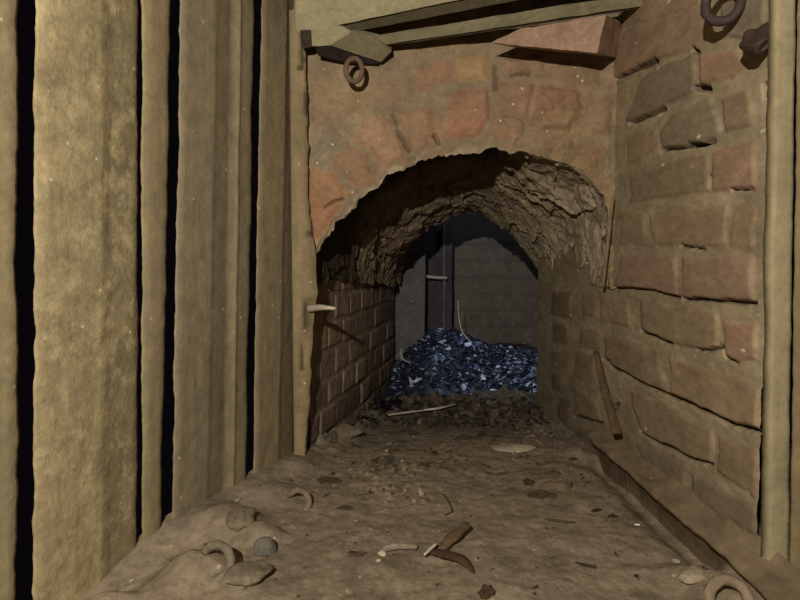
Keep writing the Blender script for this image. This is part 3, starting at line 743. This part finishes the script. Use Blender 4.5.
o = tube('straw', fpts([(388, 415, .012), (410, 412, .014), (428, 410, .012)]), [.0022, .003, .002], M_wire, (176, 168, 150), noise=.1); tag(recenter(o), 'pale straw on the dark rubble, left one before the heap', 'straw')
o = tube('straw', fpts([(424, 410, .014), (440, 408, .016), (456, 404, .014)]), [.003, .003, .002], M_wire, (190, 182, 160), noise=.1); tag(recenter(o), 'pale straw on the dark rubble, right one before the heap', 'straw')

# loose crumbs nobody could count
def scatter(name, n, fn, cols, smin, smax, mat, label, cat, flat=.5, seed=0, extra=None):
    r = np.random.default_rng(seed); V0, F0 = ICO[1]; V0 = V0; F0 = np.array(F0)
    Vs = []; Fs = []; Cs = []; off = 0
    for k in range(n):
        p = fn(r)
        if p is None: continue
        s_ = smin * (smax / smin) ** (r.random() ** 1.6)
        sc = np.array([s_ * r.uniform(.6, 1.6), s_ * r.uniform(.6, 1.3), s_ * flat * r.uniform(.5, 1.2)])
        W = (V0 * (1 + .35 * r.normal(size=(len(V0), 1)))) * sc @ rotm(r.normal() * .4, r.normal() * .4, r.random() * 6.3).T + p
        c = lin(cols[r.integers(len(cols))]) * r.uniform(.7, 1.3)
        Vs.append(W); Fs.append(F0 + off); Cs.append(np.repeat(c[None], len(W), 0)); off += len(W)
    if extra: 
        Vs.append(extra[0]); Fs.append(extra[1] + off); Cs.append(extra[2])
    Fs = [f.tolist() for f in Fs]; Fl = [x for f in Fs for x in f]
    o = mesh_obj(name, np.concatenate(Vs), Fl, mat, np.concatenate(Cs), smooth=False)
    return tag(o, label, cat, kind='stuff')
def crumb_pos(r):
    for _ in range(20):
        x = r.uniform(-.35, .43); y = r.uniform(.75, 1.53)
        if x < -.14 and y > 1.2 or x - .44 * y < -.74: continue
        P = np.array([[x, y, 0.]]);
        if r.random() < .25 + .75 * float(sstep(-.1, .5, fbm(P, 5, 3, 91))[0]) * (1 if y < 1.4 else 1.4) and r.random() < .25 + sstep(1., 1.6, y):
            return np.array([x, y, fz(x, y) + .001])
    return None
scatter('grit', 600, crumb_pos, [(120, 102, 78), (90, 76, 60), (66, 54, 44), (140, 126, 100), (100, 86, 68)], .0014, .006, M_stone, 'loose grit and crumbs strewn over the dirt floor', 'grit', seed=5)
def leaf_pos(r):
    for _ in range(20):
        x = r.uniform(-.14, .42); y = r.uniform(1.57, 1.92)
        if x < -.16 + .22 * (y - 1.35): continue
        return np.array([x, y, fz(x, y) + .004])
    return None
scatter('dark_rubble', 420, leaf_pos, [(56, 50, 45), (74, 65, 56), (44, 39, 37), (96, 85, 72)], .004, .014, M_stone, 'dark crumbly rubble covering the floor before the blue heap', 'rubble', flat=.35, seed=6)

# ------------------------------------------------------------------ blue grey heap in the far chamber
def heap_h(X, Y):
    t_ = (X - .03) / .60
    crest = np.interp(X, [-.05, .02, .08, .16, .27, .33, .40, .55, .8], [0, .06, .13, .175, .165, .13, .10, .092, .05])
    f = sstep(1.94, 2.26, Y + .05 * np.sin(X * 14)) 
    P = np.stack([X, Y, 0 * X], -1).reshape(-1, 3)
    return (ZF - .012 + crest.ravel() * f.ravel() + .016 * fbm(P, 14, 4, 31) * f.ravel())
gx, gy = np.meshgrid(np.linspace(-.03, .80, 130), np.linspace(1.96, 2.6, 110), indexing='ij')
hz = heap_h(gx, gy); Vh = np.stack([gx.ravel(), gy.ravel(), hz], 1)
Ch = np.repeat(lin((44, 48, 60))[None], len(Vh), 0) * (1 + .5 * fbm(Vh, 30, 3, 77))[:, None]
def heap_pos(r):
    x = r.uniform(-.0, .66); y = r.uniform(1.99, 2.45)
    return np.array([x, y, float(heap_h(np.array([x]), np.array([y]))[0]) + .004])
extra = (Vh, grid_faces(130, 110), Ch)
scatter('debris_heap', 3200, heap_pos, [(36, 42, 56), (52, 62, 82), (84, 98, 122), (24, 26, 34), (60, 70, 92), (190, 200, 216), (20, 22, 30), (30, 34, 46), (70, 80, 100)], .003, .013, M_shard,
        'heap of glinting blue grey debris against the back wall of the far chamber', 'heap', flat=.35, seed=8, extra=extra)
a = onY(np.array(472.), np.array(343.), 2.2); b = onY(np.array(463.), np.array(333.), 2.2); c = onY(np.array(459.), np.array(318.), 2.2); d = onY(np.array(458.), np.array(301.), 2.2)
o = tube('wire', [a, b, c, d], [.0016, .0018, .0015, .001], M_wire, (214, 208, 190), noise=.05); tag(recenter(o), 'thin pale wire curving up out of the debris heap', 'wire')
a = onY(np.array(401.), np.array(348.), 2.12); b = onY(np.array(402.), np.array(358.), 2.1); c = onY(np.array(411.), np.array(363.), 2.08)
o = tube('curved_shard', [a, b, c], [.002, .008, .004], M_wire, (150, 146, 140), noise=.1, flat=.5); tag(recenter(o), 'curved pale shard at the left end of the debris heap', 'shard')

# ------------------------------------------------------------------ lights
def light(name, kind, loc, energy, color, size=.02, rot=None, **kw):
    l = bpy.data.lights.new(name, kind); l.energy = energy; l.color = color
    if kind in ('POINT', 'SPOT'): l.shadow_soft_size = size
    for k, v in kw.items(): setattr(l, k, v)
    o = bpy.data.objects.new(name, l); o.location = loc
    if rot: o.rotation_euler = rot
    COL.objects.link(o); return o
light('torch', 'POINT', (-.21, -.30, .32), 78.0, (1.0, .915, .84), .012)
light('shaft_light', 'SPOT', (.40, 2.12, .62), 12, (.55, .72, 1.0), .05, rot=(math.radians(2), math.radians(0), 0), spot_size=math.radians(42), spot_blend=.8)
light('chamber_fill', 'POINT', (.36, 2.25, .30), .45, (.66, .74, 1.0), .06)
w = bpy.data.worlds.new('dark'); scene.world = w; w.use_nodes = True
w.node_tree.nodes['Background'].inputs[0].default_value = (.5, .35, .55, 1); w.node_tree.nodes['Background'].inputs[1].default_value = .005

# ------------------------------------------------------------------ camera
cam = bpy.data.cameras.new('camera'); cam.sensor_width = 36; cam.lens = 36 * F / 800; cam.clip_start = .02; cam.clip_end = 20
co = bpy.data.objects.new('camera', cam); COL.objects.link(co)
R = Matrix(((cr[0], cu[0], -cf[0]), (cr[1], cu[1], -cf[1]), (cr[2], cu[2], -cf[2])))
co.matrix_world = R.to_4x4(); scene.camera = co
scene.view_settings.view_transform = 'Standard'; scene.view_settings.look = 'None'
